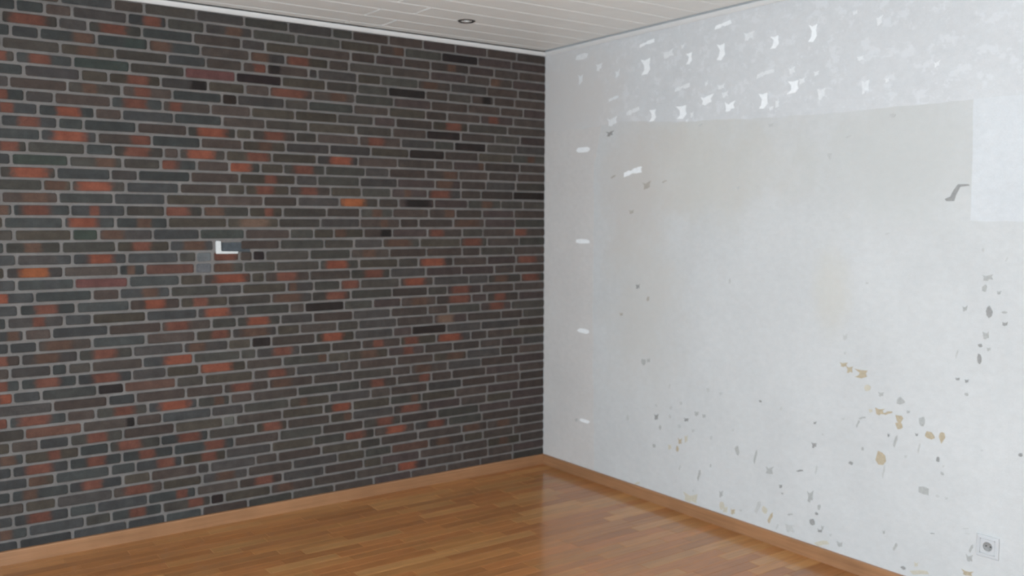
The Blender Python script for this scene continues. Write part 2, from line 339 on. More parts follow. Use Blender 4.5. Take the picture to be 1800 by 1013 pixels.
# ------------------------------------------------------------------ bricks
Z0, DZ = 2.68453, 0.059829
JT = 0.0138                               # joint thickness
DATA = """0,-4152,-3909,0;0,-3909,-3666,0;0,-3666,-3423,0;0,-3423,-3180,0;0,-3180,-2937,0;0,-2937,-2694,0;0,-2694,-2548,0;0,-2548,-2289,0
0,-2289,-2036,0;0,-2036,-1787,0;0,-1787,-1527,0;0,-1527,-1399,0;0,-1399,-1166,0;0,-1166,-933,0;0,-933,-700,0;0,-700,-466,0
0,-466,-233,0;0,-233,0,0;1,-4098,-3855,0;1,-3855,-3612,0;1,-3612,-3369,0;1,-3369,-3126,0;1,-3126,-3004,0;1,-3004,-2883,0
1,-2883,-2630,1;1,-2630,-2438,1,r,-2555,-2472;1,-2438,-2247,1;1,-2247,-1990,1,b,-2135,-2050;1,-1990,-1742,1;1,-1742,-1476,1;1,-1476,-1226,1;1,-1226,-1060,0,b,-1133,-1068
1,-1060,-802,0;1,-802,-535,0,K,-789,-539;1,-535,-276,0;1,-276,0,0;2,-4039,-3918,0;2,-3918,-3796,0;2,-3796,-3675,0;2,-3675,-3432,0
2,-3432,-3189,0;2,-3189,-2946,1,r,-3151,-3003;2,-2946,-2814,1;2,-2814,-2562,1,r,-2756,-2637;2,-2562,-2308,1;2,-2308,-2054,1;2,-2054,-1920,0;2,-1920,-1668,1
2,-1668,-1412,1;2,-1412,-1254,0;2,-1254,-1067,0;2,-1067,-880,0;2,-880,-603,1,b,-763,-702;2,-603,-410,0;2,-410,-218,0;2,-218,0,0
3,-4122,-3879,0;3,-3879,-3636,0;3,-3636,-3393,0;3,-3393,-3150,0;3,-3150,-3028,1;3,-3028,-2777,1,b,-2883,-2791;3,-2777,-2532,1,t,-2645,-2546;3,-2532,-2270,1,b,-2523,-2421
3,-2270,-2009,1;3,-2009,-1807,1,b,-1999,-1904;3,-1807,-1552,1,r,-1793,-1672;3,-1552,-1424,0;3,-1424,-1146,1;3,-1146,-884,1;3,-884,-621,0;3,-621,-444,0
3,-444,-266,0,b,-502,-362;3,-266,0,0;4,-4162,-3919,0;4,-3919,-3676,0;4,-3676,-3433,0;4,-3433,-3312,0;4,-3312,-3190,0;4,-3190,-2941,1
4,-2941,-2692,1,b,-2863,-2776;4,-2692,-2438,1;4,-2438,-2244,1;4,-2244,-2050,1;4,-2050,-1915,0,r,-1987,-1915;4,-1915,-1673,1,k,-1905,-1836;4,-1673,-1619,0;4,-1619,-1372,1
4,-1372,-1219,0;4,-1219,-969,1;4,-969,-737,0,b,-936,-833;4,-737,-465,0;4,-465,-222,0;4,-222,0,0;5,-4107,-3864,0;5,-3864,-3621,0
5,-3621,-3378,0;5,-3378,-3134,0,r,-3197,-3187;5,-3134,-2887,1,r,-3076,-2988;5,-2887,-2625,1,T,-2865,-2642;5,-2625,-2356,1;5,-2356,-2087,1,Q,-2336,-2094;5,-2087,-1830,1,K,-2068,-1844;5,-1830,-1568,1
5,-1568,-1370,0;5,-1370,-1171,0;5,-1171,-915,1,K,-1151,-919;5,-915,-755,0;5,-755,-584,0;5,-584,-414,0,k,-502,-437;5,-414,-251,0;5,-251,0,0
6,-4195,-3952,0;6,-3952,-3830,0;6,-3830,-3587,0;6,-3587,-3344,0;6,-3344,-3222,0;6,-3222,-3101,0;6,-3101,-2853,1,U,-3091,-2867;6,-2853,-2726,0
6,-2726,-2477,1,r,-2638,-2539;6,-2477,-2234,1,k,-2325,-2240;6,-2234,-2036,1;6,-2036,-1900,0;6,-1900,-1646,1,r,-1887,-1697;6,-1646,-1388,1,b,-1543,-1445;6,-1388,-1135,1;6,-1135,-877,1
6,-877,-612,0;6,-612,-362,0;6,-362,-181,0;6,-181,0,0;7,-4136,-3893,0;7,-3893,-3650,0;7,-3650,-3407,0;7,-3407,-3285,0
7,-3285,-3164,0;7,-3164,-2914,1;7,-2914,-2665,1,b,-2847,-2781;7,-2665,-2421,1,r,-2605,-2529;7,-2421,-2165,1;7,-2165,-2080,0,K,-2148,-2090;7,-2080,-1815,1;7,-1815,-1676,0
7,-1676,-1400,1,T,-1669,-1423;7,-1400,-1168,0;7,-1168,-915,0;7,-915,-764,0;7,-764,-516,0;7,-516,-258,0,r,-456,-380;7,-258,0,0;8,-4193,-3950,0
8,-3950,-3829,0;8,-3829,-3586,0;8,-3586,-3343,0;8,-3343,-3100,0,r,-3203,-3183;8,-3100,-2975,0;8,-2975,-2718,1;8,-2718,-2470,1,r,-2658,-2548;8,-2470,-2224,1,r,-2434,-2373
8,-2224,-2008,1;8,-2008,-1756,1;8,-1756,-1499,1;8,-1499,-1269,1;8,-1269,-1124,0;8,-1124,-868,0;8,-868,-608,0,r,-773,-666;8,-608,-304,0
8,-304,0,0;9,-4017,-3774,0;9,-3774,-3531,0;9,-3531,-3288,0;9,-3288,-3045,1,r,-3205,-3150;9,-3045,-2795,1,R,-2963,-2861;9,-2795,-2668,0;9,-2668,-2414,1
9,-2414,-2164,1;9,-2164,-1927,1;9,-1927,-1677,1;9,-1677,-1383,1;9,-1383,-1147,0;9,-1147,-912,0;9,-912,-662,0,K,-903,-675;9,-662,-404,0
9,-404,-202,0;9,-202,0,0;10,-4056,-3813,0;10,-3813,-3570,0;10,-3570,-3449,0;10,-3449,-3206,0;10,-3206,-2962,1,r,-3131,-3044;10,-2962,-2846,0,U,-2954,-2852
10,-2846,-2598,1;10,-2598,-2349,1;10,-2349,-2090,1,R,-2293,-2145;10,-2090,-2003,0;10,-2003,-1754,1,r,-1932,-1821;10,-1754,-1627,0;10,-1627,-1364,1;10,-1364,-1088,1,r,-1305,-1202
10,-1088,-852,0;10,-852,-711,0;10,-711,-470,0,K,-702,-474;10,-470,-235,0;10,-235,0,0;11,-4010,-3767,0;11,-3767,-3524,0;11,-3524,-3281,0
11,-3281,-3038,1;11,-3038,-2785,1,R,-2983,-2837;11,-2785,-2528,1,r,-2628,-2534;11,-2528,-2281,1;11,-2281,-2058,1;11,-2058,-1811,1,b,-1967,-1892;11,-1811,-1550,1;11,-1550,-1290,1
11,-1290,-1034,1;11,-1034,-782,0,K,-1022,-791;11,-782,-530,0;11,-530,-264,0;11,-264,0,0,b,-146,-86;12,-4191,-3948,0;12,-3948,-3826,0;12,-3826,-3583,0
12,-3583,-3340,0;12,-3340,-3097,0,r,-3211,-3135;12,-3097,-2842,1;12,-2842,-2713,0;12,-2713,-2470,1,r,-2659,-2542;12,-2470,-2394,0;12,-2394,-2148,1,R,-2351,-2212;12,-2148,-1892,1,r,-2035,-1913
12,-1892,-1629,1;12,-1629,-1371,1,R,-1547,-1418;12,-1371,-1113,1;12,-1113,-852,1;12,-852,-720,0;12,-720,-483,0,b,-530,-483;12,-483,-205,0;12,-205,0,0
13,-4140,-3897,0;13,-3897,-3654,0;13,-3654,-3411,0;13,-3411,-3168,0;13,-3168,-2917,1,T,-3157,-2933;13,-2917,-2669,1,b,-2796,-2706;13,-2669,-2486,1;13,-2486,-2303,1,r,-2555,-2404
13,-2303,-2131,0;13,-2131,-1959,0,R,-2155,-2016;13,-1959,-1827,0;13,-1827,-1578,1,r,-1767,-1652;13,-1578,-1327,1;13,-1327,-1171,0;13,-1171,-917,0;13,-917,-680,0,b,-791,-685
13,-680,-453,0;13,-453,-227,0;13,-227,0,0;14,-4190,-3947,0;14,-3947,-3704,0;14,-3704,-3461,0;14,-3461,-3218,0;14,-3218,-2975,1,R,-3164,-3015
14,-2975,-2730,1,U,-2962,-2736;14,-2730,-2598,0;14,-2598,-2338,1;14,-2338,-2078,1;14,-2078,-1757,1,r,-1936,-1867;14,-1757,-1627,0;14,-1627,-1362,1;14,-1362,-1114,1
14,-1114,-852,0;14,-852,-663,0,b,-844,-729;14,-663,-474,0;14,-474,-237,0;14,-237,0,0;15,-4131,-3888,0;15,-3888,-3767,0;15,-3767,-3524,0
15,-3524,-3402,0;15,-3402,-3281,0;15,-3281,-3037,1;15,-3037,-2909,0,b,-3027,-2931;15,-2909,-2658,1,R,-2882,-2732;15,-2658,-2395,1;15,-2395,-2141,1;15,-2141,-2045,0
15,-2045,-1794,1,r,-1985,-1888;15,-1794,-1546,1,r,-1726,-1631;15,-1546,-1351,0;15,-1351,-1156,0;15,-1156,-904,0,b,-1065,-1023;15,-904,-662,0,r,-887,-747;15,-662,-511,0;15,-511,-259,0
15,-259,0,0,K,-254,-24;16,-4064,-3821,0;16,-3821,-3578,0;16,-3578,-3457,0;16,-3457,-3214,0;16,-3214,-2970,1,b,-3127,-3013;16,-2970,-2719,1,U,-2960,-2739;16,-2719,-2464,1
16,-2464,-2204,1;16,-2204,-1945,1;16,-1945,-1748,0;16,-1748,-1494,1;16,-1494,-1241,1,O,-1482,-1335;16,-1241,-1107,0;16,-1107,-857,0,k,-1065,-879;16,-857,-612,0
16,-612,-355,0,b,-511,-427;16,-355,-178,0;16,-178,0,0;17,-4140,-3897,0;17,-3897,-3654,0;17,-3654,-3532,0;17,-3532,-3289,0;17,-3289,-3168,0,b,-3221,-3190
17,-3168,-2918,1,r,-3129,-3009;17,-2918,-2664,1,r,-2831,-2786;17,-2664,-2470,1;17,-2470,-2276,1,r,-2495,-2348;17,-2276,-2027,1,b,-2270,-2167;17,-2027,-1834,0,r,-1939,-1890;17,-1834,-1573,1;17,-1573,-1361,0
17,-1361,-1148,0,b,-1285,-1221;17,-1148,-896,0;17,-896,-703,0,b,-783,-712;17,-703,-502,0;17,-502,-251,0;17,-251,0,0;18,-4058,-3937,0;18,-3937,-3694,0
18,-3694,-3451,0;18,-3451,-3207,0;18,-3207,-2950,1;18,-2950,-2711,1,R,-2925,-2799;18,-2711,-2457,1,b,-2610,-2539;18,-2457,-2148,1;18,-2148,-1860,1,c,-2075,-1919;18,-1860,-1611,1
18,-1611,-1365,1;18,-1365,-1099,1,b,-1230,-1181;18,-1099,-969,0;18,-969,-721,0;18,-721,-483,0,b,-703,-530;18,-483,-242,0;18,-242,0,0;19,-4139,-3896,0
19,-3896,-3653,0;19,-3653,-3409,0;19,-3409,-3166,0;19,-3166,-2916,1;19,-2916,-2792,0,T,-2900,-2800;19,-2792,-2534,1,b,-2784,-2675;19,-2534,-2294,1;19,-2294,-2053,1,U,-2279,-2070
19,-2053,-1794,1;19,-1794,-1653,0;19,-1653,-1530,0;19,-1530,-1339,0,b,-1522,-1454;19,-1339,-1149,0,k,-1230,-1157;19,-1149,-905,0;19,-905,-654,0,r,-888,-792;19,-654,-497,0
19,-497,-249,0;19,-249,0,0,r,-253,-154;20,-4179,-3936,0;20,-3936,-3692,0;20,-3692,-3449,0;20,-3449,-3206,0;20,-3206,-2964,1,b,-3125,-3052;20,-2964,-2711,1
20,-2711,-2451,1,r,-2636,-2548;20,-2451,-2222,1,b,-2381,-2267;20,-2222,-2081,0;20,-2081,-1855,1;20,-1855,-1591,1;20,-1591,-1403,0;20,-1403,-1215,0;20,-1215,-961,0,b,-1199,-1025
20,-961,-667,1;20,-667,-464,0,r,-649,-511;20,-464,-208,0;20,-208,0,0;21,-4011,-3768,0;21,-3768,-3525,0;21,-3525,-3282,0;21,-3282,-3160,0
21,-3160,-2914,1,u,-2985,-2917;21,-2914,-2661,1,R,-2843,-2730;21,-2661,-2406,1;21,-2406,-2316,0;21,-2316,-2230,0,M,-2313,-2236;21,-2230,-2085,0,r,-2223,-2099;21,-2085,-2011,0;21,-2011,-1939,0,K,-2005,-1957
21,-1939,-1680,1;21,-1680,-1424,1;21,-1424,-1170,1,b,-1351,-1264;21,-1170,-915,0;21,-915,-654,0;21,-654,-516,0;21,-516,-257,0;21,-257,0,0
22,-4180,-3937,0;22,-3937,-3694,0;22,-3694,-3451,0;22,-3451,-3208,0;22,-3208,-2957,1,O,-3149,-3024;22,-2957,-2703,1;22,-2703,-2574,0,b,-2663,-2627;22,-2574,-2324,1,q,-2568,-2373
22,-2324,-2231,0,M,-2317,-2238;22,-2231,-2063,0,b,-2228,-2120;22,-2063,-1881,0;22,-1881,-1618,1;22,-1618,-1371,1,R,-1577,-1448;22,-1371,-1113,1;22,-1113,-971,0;22,-971,-721,0,R,-949,-793
22,-721,-464,0;22,-464,-232,0;22,-232,0,0,r,-213,-72;23,-4015,-3893,0;23,-3893,-3650,0;23,-3650,-3407,0;23,-3407,-3164,0;23,-3164,-2910,1,u,-3041,-2977
23,-2910,-2658,1,Q,-2896,-2670;23,-2658,-2403,1;23,-2403,-2281,0;23,-2281,-2020,1,R,-2219,-2054;23,-2020,-1945,0;23,-1945,-1682,1,r,-1875,-1762;23,-1682,-1425,1;23,-1425,-1167,1,r,-1336,-1216
23,-1167,-919,0;23,-919,-658,0;23,-658,-407,0;23,-407,-247,0;23,-247,0,0;24,-4060,-3817,0;24,-3817,-3574,0;24,-3574,-3331,0
24,-3331,-3088,1,R,-3234,-3209;24,-3088,-2831,1;24,-2831,-2703,0;24,-2703,-2453,1,b,-2595,-2517;24,-2453,-2201,1;24,-2201,-2075,0;24,-2075,-1820,1;24,-1820,-1656,0,b,-1805,-1762
24,-1656,-1491,0;24,-1491,-1364,0,r,-1480,-1379;24,-1364,-1102,1;24,-1102,-863,0,R,-1068,-933;24,-863,-604,0;24,-604,-454,0;24,-454,-192,0,b,-407,-301;24,-192,0,0,r,-182,-51
25,-4008,-3765,0;25,-3765,-3522,0;25,-3522,-3279,0;25,-3279,-3157,0;25,-3157,-2905,1,r,-3087,-2992;25,-2905,-2655,1;25,-2655,-2403,1,R,-2579,-2482;25,-2403,-2153,1,r,-2337,-2261
25,-2153,-1909,1;25,-1909,-1669,1,b,-1898,-1734;25,-1669,-1427,1,r,-1579,-1458;25,-1427,-1156,1;25,-1156,-907,0;25,-907,-766,0;25,-766,-506,0,r,-731,-604;25,-506,-251,0
25,-251,0,0;26,-4059,-3937,0;26,-3937,-3694,0;26,-3694,-3451,0;26,-3451,-3208,0;26,-3208,-2961,1,r,-3100,-3047;26,-2961,-2834,0;26,-2834,-2577,1
26,-2577,-2316,1;26,-2316,-2057,1,R,-2275,-2151;26,-2057,-1804,1;26,-1804,-1713,0;26,-1713,-1470,1,K,-1702,-1481;26,-1470,-1282,0;26,-1282,-1094,0;26,-1094,-846,0,b,-1027,-907
26,-846,-585,0,r,-749,-604;26,-585,-464,0;26,-464,-212,0,r,-407,-320;26,-212,0,0;27,-4111,-3868,0;27,-3868,-3624,0;27,-3624,-3381,0;27,-3381,-3138,0,b,-3210,-3159
27,-3138,-3017,0;27,-3017,-2760,1;27,-2760,-2503,1;27,-2503,-2244,1,r,-2479,-2361;27,-2244,-2106,0;27,-2106,-1858,1,R,-2045,-1928;27,-1858,-1663,0;27,-1663,-1414,1
27,-1414,-1165,1;27,-1165,-907,0;27,-907,-758,0;27,-758,-515,0;27,-515,-271,0,r,-445,-339;27,-271,0,0;28,-4055,-3812,0;28,-3812,-3690,0
28,-3690,-3447,0;28,-3447,-3204,0;28,-3204,-3082,0;28,-3082,-2838,1,b,-3045,-2926;28,-2838,-2580,1;28,-2580,-2328,1;28,-2328,-2133,1,r,-2245,-2153;28,-2133,-1880,1,b,-2080,-1929
28,-1880,-1744,0;28,-1744,-1513,1;28,-1513,-1378,0;28,-1378,-1124,1;28,-1124,-864,0;28,-864,-617,0,c,-838,-722;28,-617,-353,0;28,-353,-177,0
28,-177,0,0;29,-4130,-3886,0;29,-3886,-3765,0;29,-3765,-3522,0;29,-3522,-3400,0;29,-3400,-3157,0,r,-3244,-3224;29,-3157,-2903,1,b,-3095,-2988;29,-2903,-2647,1,r,-2834,-2726
29,-2647,-2393,1;29,-2393,-2154,1,b,-2368,-2278;29,-2154,-2027,0;29,-2027,-1913,0,K,-2013,-1923;29,-1913,-1650,1;29,-1650,-1406,1,R,-1605,-1483;29,-1406,-1149,1;29,-1149,-1020,0
29,-1020,-772,0,K,-998,-785;29,-772,-511,0;29,-511,-211,0;29,-211,0,0;30,-4054,-3811,0;30,-3811,-3567,0;30,-3567,-3324,0;30,-3324,-3203,0
30,-3203,-3025,1;30,-3025,-2952,0;30,-2952,-2844,0;30,-2844,-2598,1;30,-2598,-2344,1,R,-2489,-2340;30,-2344,-2089,1;30,-2089,-2000,0;30,-2000,-1746,1,r,-1903,-1797
30,-1746,-1553,0;30,-1553,-1360,0;30,-1360,-1100,1,r,-1284,-1219;30,-1100,-847,0,r,-1071,-977;30,-847,-590,0,R,-829,-668;30,-590,-463,0;30,-463,-260,0;30,-260,0,0
31,-4012,-3890,0;31,-3890,-3647,0;31,-3647,-3404,0;31,-3404,-3161,0,r,-3248,-3223;31,-3161,-2912,1,r,-3093,-2992;31,-2912,-2653,1,r,-2837,-2717;31,-2653,-2483,1;31,-2483,-2313,0
31,-2313,-2059,1,R,-2300,-2143;31,-2059,-1848,1;31,-1848,-1576,1,b,-1636,-1580;31,-1576,-1442,0;31,-1442,-1183,1,b,-1364,-1261;31,-1183,-930,0,r,-1079,-1012;31,-930,-725,0;31,-725,-520,0
31,-520,-353,0;31,-353,-176,0;31,-176,0,0;32,-4046,-3803,0;32,-3803,-3560,0;32,-3560,-3317,0;32,-3317,-3195,0,R,-3250,-3184;32,-3195,-3074,0
32,-3074,-2819,1,U,-3063,-2828;32,-2819,-2693,0,K,-2811,-2701;32,-2693,-2433,1,q,-2678,-2449;32,-2433,-2289,0;32,-2289,-2020,1;32,-2020,-1769,1,r,-1933,-1834;32,-1769,-1505,1;32,-1505,-1377,0
32,-1377,-1126,0;32,-1126,-865,0;32,-865,-622,0,b,-767,-641;32,-622,-358,0;32,-358,-210,0;32,-210,0,0;33,-4119,-3876,0;33,-3876,-3633,0
33,-3633,-3389,0;33,-3389,-3268,0;33,-3268,-3025,1;33,-3025,-2772,1;33,-2772,-2638,0;33,-2638,-2385,1;33,-2385,-2186,1;33,-2186,-1931,1,r,-2139,-2031
33,-1931,-1668,1,b,-1913,-1799;33,-1668,-1420,1;33,-1420,-1159,1;33,-1159,-1029,0;33,-1029,-763,0,b,-995,-891;33,-763,-510,0;33,-510,-254,0;33,-254,0,0
34,-4069,-3947,0;34,-3947,-3704,0;34,-3704,-3583,0;34,-3583,-3461,0;34,-3461,-3218,0,r,-3254,-3234;34,-3218,-2964,1,r,-3172,-3040;34,-2964,-2831,0;34,-2831,-2580,1,r,-2745,-2646
34,-2580,-2326,1,R,-2519,-2370;34,-2326,-2150,0,b,-2239,-2187;34,-2150,-2025,0;34,-2025,-1764,1;34,-1764,-1510,1;34,-1510,-1374,0;34,-1374,-1126,0,r,-1302,-1213;34,-1126,-883,0,r,-970,-900
34,-883,-732,0;34,-732,-472,0;34,-472,-209,0;34,-209,0,0;35,-4123,-3880,0;35,-3880,-3758,0;35,-3758,-3515,0;35,-3515,-3272,0
35,-3272,-3150,0;35,-3150,-2894,1,Q,-3137,-2905;35,-2894,-2641,1,k,-2683,-2650;35,-2641,-2512,0;35,-2512,-2253,1;35,-2253,-2077,0;35,-2077,-1815,1;35,-1815,-1568,1,b,-1750,-1706
35,-1568,-1303,1;35,-1303,-1168,0;35,-1168,-909,0;35,-909,-659,0;35,-659,-396,0;35,-396,-198,0;35,-198,0,0;36,-4186,-3943,0
36,-3943,-3699,0;36,-3699,-3456,0;36,-3456,-3213,0;36,-3213,-3092,0;36,-3092,-2954,0;36,-2954,-2705,1,r,-2874,-2783;36,-2705,-2448,1;36,-2448,-2192,1
36,-2192,-2122,0,m,-2189,-2126;36,-2122,-1856,1;36,-1856,-1606,1;36,-1606,-1423,0,R,-1549,-1441;36,-1423,-1173,0;36,-1173,-953,0,b,-1030,-979;36,-953,-705,0;36,-705,-463,0
36,-463,-209,0;36,-209,0,0;37,-4008,-3764,0;37,-3764,-3643,0;37,-3643,-3400,0;37,-3400,-3157,0,b,-3260,-3193;37,-3157,-2912,1,r,-3051,-2997;37,-2912,-2773,0
37,-2773,-2521,1,r,-2727,-2620;37,-2521,-2272,1,r,-2431,-2317;37,-2272,-2011,1;37,-2011,-1828,0,r,-1966,-1867;37,-1828,-1565,1;37,-1565,-1422,0,b,-1481,-1434;37,-1422,-1149,1;37,-1149,-906,0,r,-1098,-971
37,-906,-668,0;37,-668,-468,0;37,-468,-268,0;37,-268,0,0;38,-4183,-3940,0;38,-3940,-3818,0;38,-3818,-3575,0;38,-3575,-3454,0
38,-3454,-3210,0;38,-3210,-2960,1,r,-3153,-3037;38,-2960,-2711,1,r,-2877,-2792;38,-2711,-2457,1,r,-2628,-2550;38,-2457,-2131,1,r,-2290,-2185;38,-2131,-1875,1;38,-1875,-1615,1;38,-1615,-1353,1
38,-1353,-1099,0,r,-1264,-1157;38,-1099,-840,0;38,-840,-529,1;38,-529,-288,0;38,-288,0,0;39,-4119,-3876,0;39,-3876,-3754,0;39,-3754,-3511,0
39,-3511,-3389,0;39,-3389,-3146,0;39,-3146,-3025,0,b,-3197,-3065;39,-3025,-2770,1;39,-2770,-2647,0;39,-2647,-2413,1,r,-2539,-2452;39,-2413,-2179,1,r,-2310,-2232;39,-2179,-1922,1
39,-1922,-1669,1;39,-1669,-1475,0;39,-1475,-1281,0,r,-1498,-1348;39,-1281,-1001,1,R,-1199,-1074;39,-1001,-759,0,r,-910,-795;39,-759,-505,0;39,-505,-208,0;39,-208,0,0
40,-4068,-3825,0;40,-3825,-3703,0;40,-3703,-3460,0;40,-3460,-3217,0;40,-3217,-2964,1,b,-3168,-3104;40,-2964,-2711,1,r,-2903,-2812;40,-2711,-2574,0;40,-2574,-2334,1
40,-2334,-2269,0;40,-2269,-2014,1;40,-2014,-1888,0;40,-1888,-1624,1;40,-1624,-1378,1;40,-1378,-1237,0;40,-1237,-980,0;40,-980,-659,1
40,-659,-463,0,b,-641,-529;40,-463,-208,0,b,-385,-288;40,-208,0,0;41,-4134,-3891,0;41,-3891,-3648,0;41,-3648,-3405,0;41,-3405,-3162,0;41,-3162,-3023,1
41,-3023,-2762,1;41,-2762,-2517,1,r,-2704,-2572;41,-2517,-2310,1;41,-2310,-2060,1,b,-2235,-2135;41,-2060,-1799,1;41,-1799,-1522,1;41,-1522,-1345,0;41,-1345,-1167,0
41,-1167,-902,0,q,-1159,-911;41,-902,-641,0,b,-849,-751;41,-641,-496,0;41,-496,-253,0;41,-253,0,0;42,-4064,-3821,0;42,-3821,-3699,0;42,-3699,-3456,0
42,-3456,-3213,0;42,-3213,-2967,1,r,-3150,-3049;42,-2967,-2838,0;42,-2838,-2592,1;42,-2592,-2343,1,r,-2448,-2391;42,-2343,-2112,1;42,-2112,-1858,1,r,-2020,-1915;42,-1858,-1607,1
42,-1607,-1355,1;42,-1355,-1233,0;42,-1233,-968,0;42,-968,-715,0;42,-715,-458,0;42,-458,-197,0,b,-366,-297;42,-197,0,0;43,-4122,-3879,0
43,-3879,-3636,0;43,-3636,-3393,0;43,-3393,-3150,0,b,-3271,-3220;43,-3150,-2897,1;43,-2897,-2771,0;43,-2771,-2520,1,r,-2683,-2605;43,-2520,-2267,1,r,-2386,-2309;43,-2267,-2191,0,K,-2257,-2197
43,-2191,-1930,1;43,-1930,-1676,1,b,-1887,-1801;43,-1676,-1403,1;43,-1403,-1130,1;43,-1130,-916,0,R,-1118,-998;43,-916,-655,0;43,-655,-456,0;43,-456,-257,0
43,-257,0,0;44,-4166,-3923,0;44,-3923,-3680,0;44,-3680,-3558,0;44,-3558,-3437,0;44,-3437,-3193,0;44,-3193,-2954,1;44,-2954,-2696,1
44,-2696,-2505,1;44,-2505,-2313,1;44,-2313,-2060,1;44,-2060,-1802,1;44,-1802,-1545,1;44,-1545,-1287,1;44,-1287,-1030,0;44,-1030,-772,0
44,-772,-515,0;44,-515,-257,0;44,-257,0,0;45,-4130,-3887,0;45,-3887,-3765,0;45,-3765,-3522,0;45,-3522,-3279,0;45,-3279,-3158,0
45,-3158,-2914,0;45,-2914,-2671,0;45,-2671,-2550,0;45,-2550,-2307,0;45,-2307,-2064,0;45,-2064,-1942,0;45,-1942,-1699,0;45,-1699,-1456,0
45,-1456,-1213,0;45,-1213,-1091,0;45,-1091,-848,0;45,-848,-605,0;45,-605,-362,0;45,-362,-119,0;45,-119,0,0"""
PATCH = {'R': (0.170, 0.057, 0.036), 'r': (0.120, 0.050, 0.036), 'O': (0.235, 0.080, 0.036), 'b': (0.084, 0.050, 0.037),
         'c': (0.125, 0.080, 0.058), 't': (0.042, 0.050, 0.045), 'u': (0.057, 0.056, 0.055), 'k': (0.020, 0.016, 0.015)}
WHOLE = {'T': (0.045, 0.049, 0.043), 'U': (0.049, 0.047, 0.046), 'K': (0.026, 0.020, 0.018), 'Q': (0.104, 0.051, 0.042), 'q': (0.088, 0.049, 0.040),
         'm': (0.092, 0.086, 0.078), 'M': (0.115, 0.115, 0.112)}

def brick_geo(x0, x1, z0, z1, y):
    """a brick slip: rounded corners, a softened arris, slightly uneven; back edge inside the mortar"""
    j = lambda s: rng.uniform(-s, s)
    x0 += j(.0016); x1 += j(.0016); z0 += j(.0012); z1 += j(.0012)
    c = 0.006
    out = [(x0 + c, z0), (x1 - c, z0), (x1, z0 + c), (x1, z1 - c), (x1 - c, z1), (x0 + c, z1), (x0, z1 - c), (x0, z0 + c)]
    out = [(a + j(.0010), b + j(.0010)) for a, b in out]
    cx, cz = (x0 + x1) / 2, (z0 + z1) / 2
    e = 0.003
    ins = [(a - math.copysign(e, a - cx), b - math.copysign(e, b - cz)) for a, b in out]
    tilt = j(.0010)
    V = [(a, BH + 0.004, b) for a, b in out] + [(a, y + 0.0025, b) for a, b in out]
    V += [(a, y + tilt * (1 if a > cx else -1) * .5, b) for a, b in ins]
    F = []
    for q in (0, 8):
        for i in range(8):
            k = (i + 1) % 8
            F.append((q + i, q + k, q + 8 + k, q + 8 + i))
    F.append(tuple(range(16, 24)))
    return V, F

rest = {'v': [], 'f': [], 'base': [], 'patch': [], 'pp': []}
for ent in DATA.replace('\n', ';').split(';'):
    e = ent.split(',')
    k, x0, x1, big = int(e[0]), int(e[1]) / 1000, int(e[2]) / 1000, e[3] == '1'
    zt = Z0 - DZ * (k - 1)
    zb = zt - DZ
    zt -= JT / 2; zb += JT / 2
    if zb < 0.02 or zb > TOP:
        continue
    hole = k == 20 and x0 < -2.14 < x1
    if hole:
        continue                          # the brick taken out for the wall box
    x0 += JT / 2
    x1 -= JT / 2 if x1 < -0.01 else 0.0
    if x1 < RX0 + 0.02:
        continue
    x0 = max(x0, RX0 + 0.005)
    # own colour of the brick: dark reduction-fired greys, plum or brown or blue tinged
    v = rng.uniform(0.90, 1.26)
    tint = rng.choice([(0.051, 0.044, 0.038), (0.054, 0.043, 0.037), (0.049, 0.045, 0.039), (0.053, 0.044, 0.035), (0.049, 0.043, 0.040), (0.057, 0.043, 0.037)])
    if x0 > -1.3 and rng.random() < 0.6:
        tint = rng.choice([(0.054, 0.040, 0.037), (0.052, 0.041, 0.036), (0.057, 0.043, 0.037)])
    if x0 < -2.4 and rng.random() < 0.5:
        tint = rng.choice([(0.044, 0.043, 0.042), (0.043, 0.044, 0.042)])
    base = tuple(c * v for c in tint)
    patch, pp = (0, 0, 0, 0), (x0, 1.0, 0)
    code = e[4] if len(e) > 4 else None
    if code in WHOLE:
        base = tuple(c * rng.uniform(.93, 1.07) for c in WHOLE[code])
    elif code:
        q = rng.uniform(.88, 1.1)
        patch = tuple(c * q for c in PATCH[code]) + (1.0,)
        u0, u1 = int(e[5]) / 1000, int(e[6]) / 1000
        pp = ((u0 + u1) / 2, max(0.02, (u1 - u0) / 2), 0)
    if code in ('R', 'r', 'O'):
        base = tuple(c * .92 for c in base)
    y = rng.uniform(-0.0012, 0.0012)
    if code == 'M':
        y = 0.002
    V, F = brick_geo(x0, x1, zb, zt, y)
    n = len(V)
    A = {'base': [base + (1.0,)] * n, 'patch': [patch] * n, 'pp': [pp] * n}
    if big:
        c = ((x0 + x1) / 2, BH, (zb + zt) / 2)
        o = mesh('mortar_patch' if code == 'M' else 'brick', V, F, M_BRICK, wall_left, c,
                 attrs={'base': ('FLOAT_COLOR', A['base']), 'patch': ('FLOAT_COLOR', A['patch']), 'pp': ('FLOAT_VECTOR', A['pp'])})
        if code == 'M':
            o['label'] = 'smear of pale grey mortar over the bricks'
    else:
        b0 = len(rest['v'])
        rest['v'] += V
        rest['f'] += [tuple(i + b0 for i in q) for q in F]
        for q in A:
            rest[q] += A[q]
o = mesh('brickwork', rest['v'], rest['f'], M_BRICK, wall_left,
         attrs={'base': ('FLOAT_COLOR', rest['base']), 'patch': ('FLOAT_COLOR', rest['patch']), 'pp': ('FLOAT_VECTOR', rest['pp'])})
o['kind'] = 'stuff'

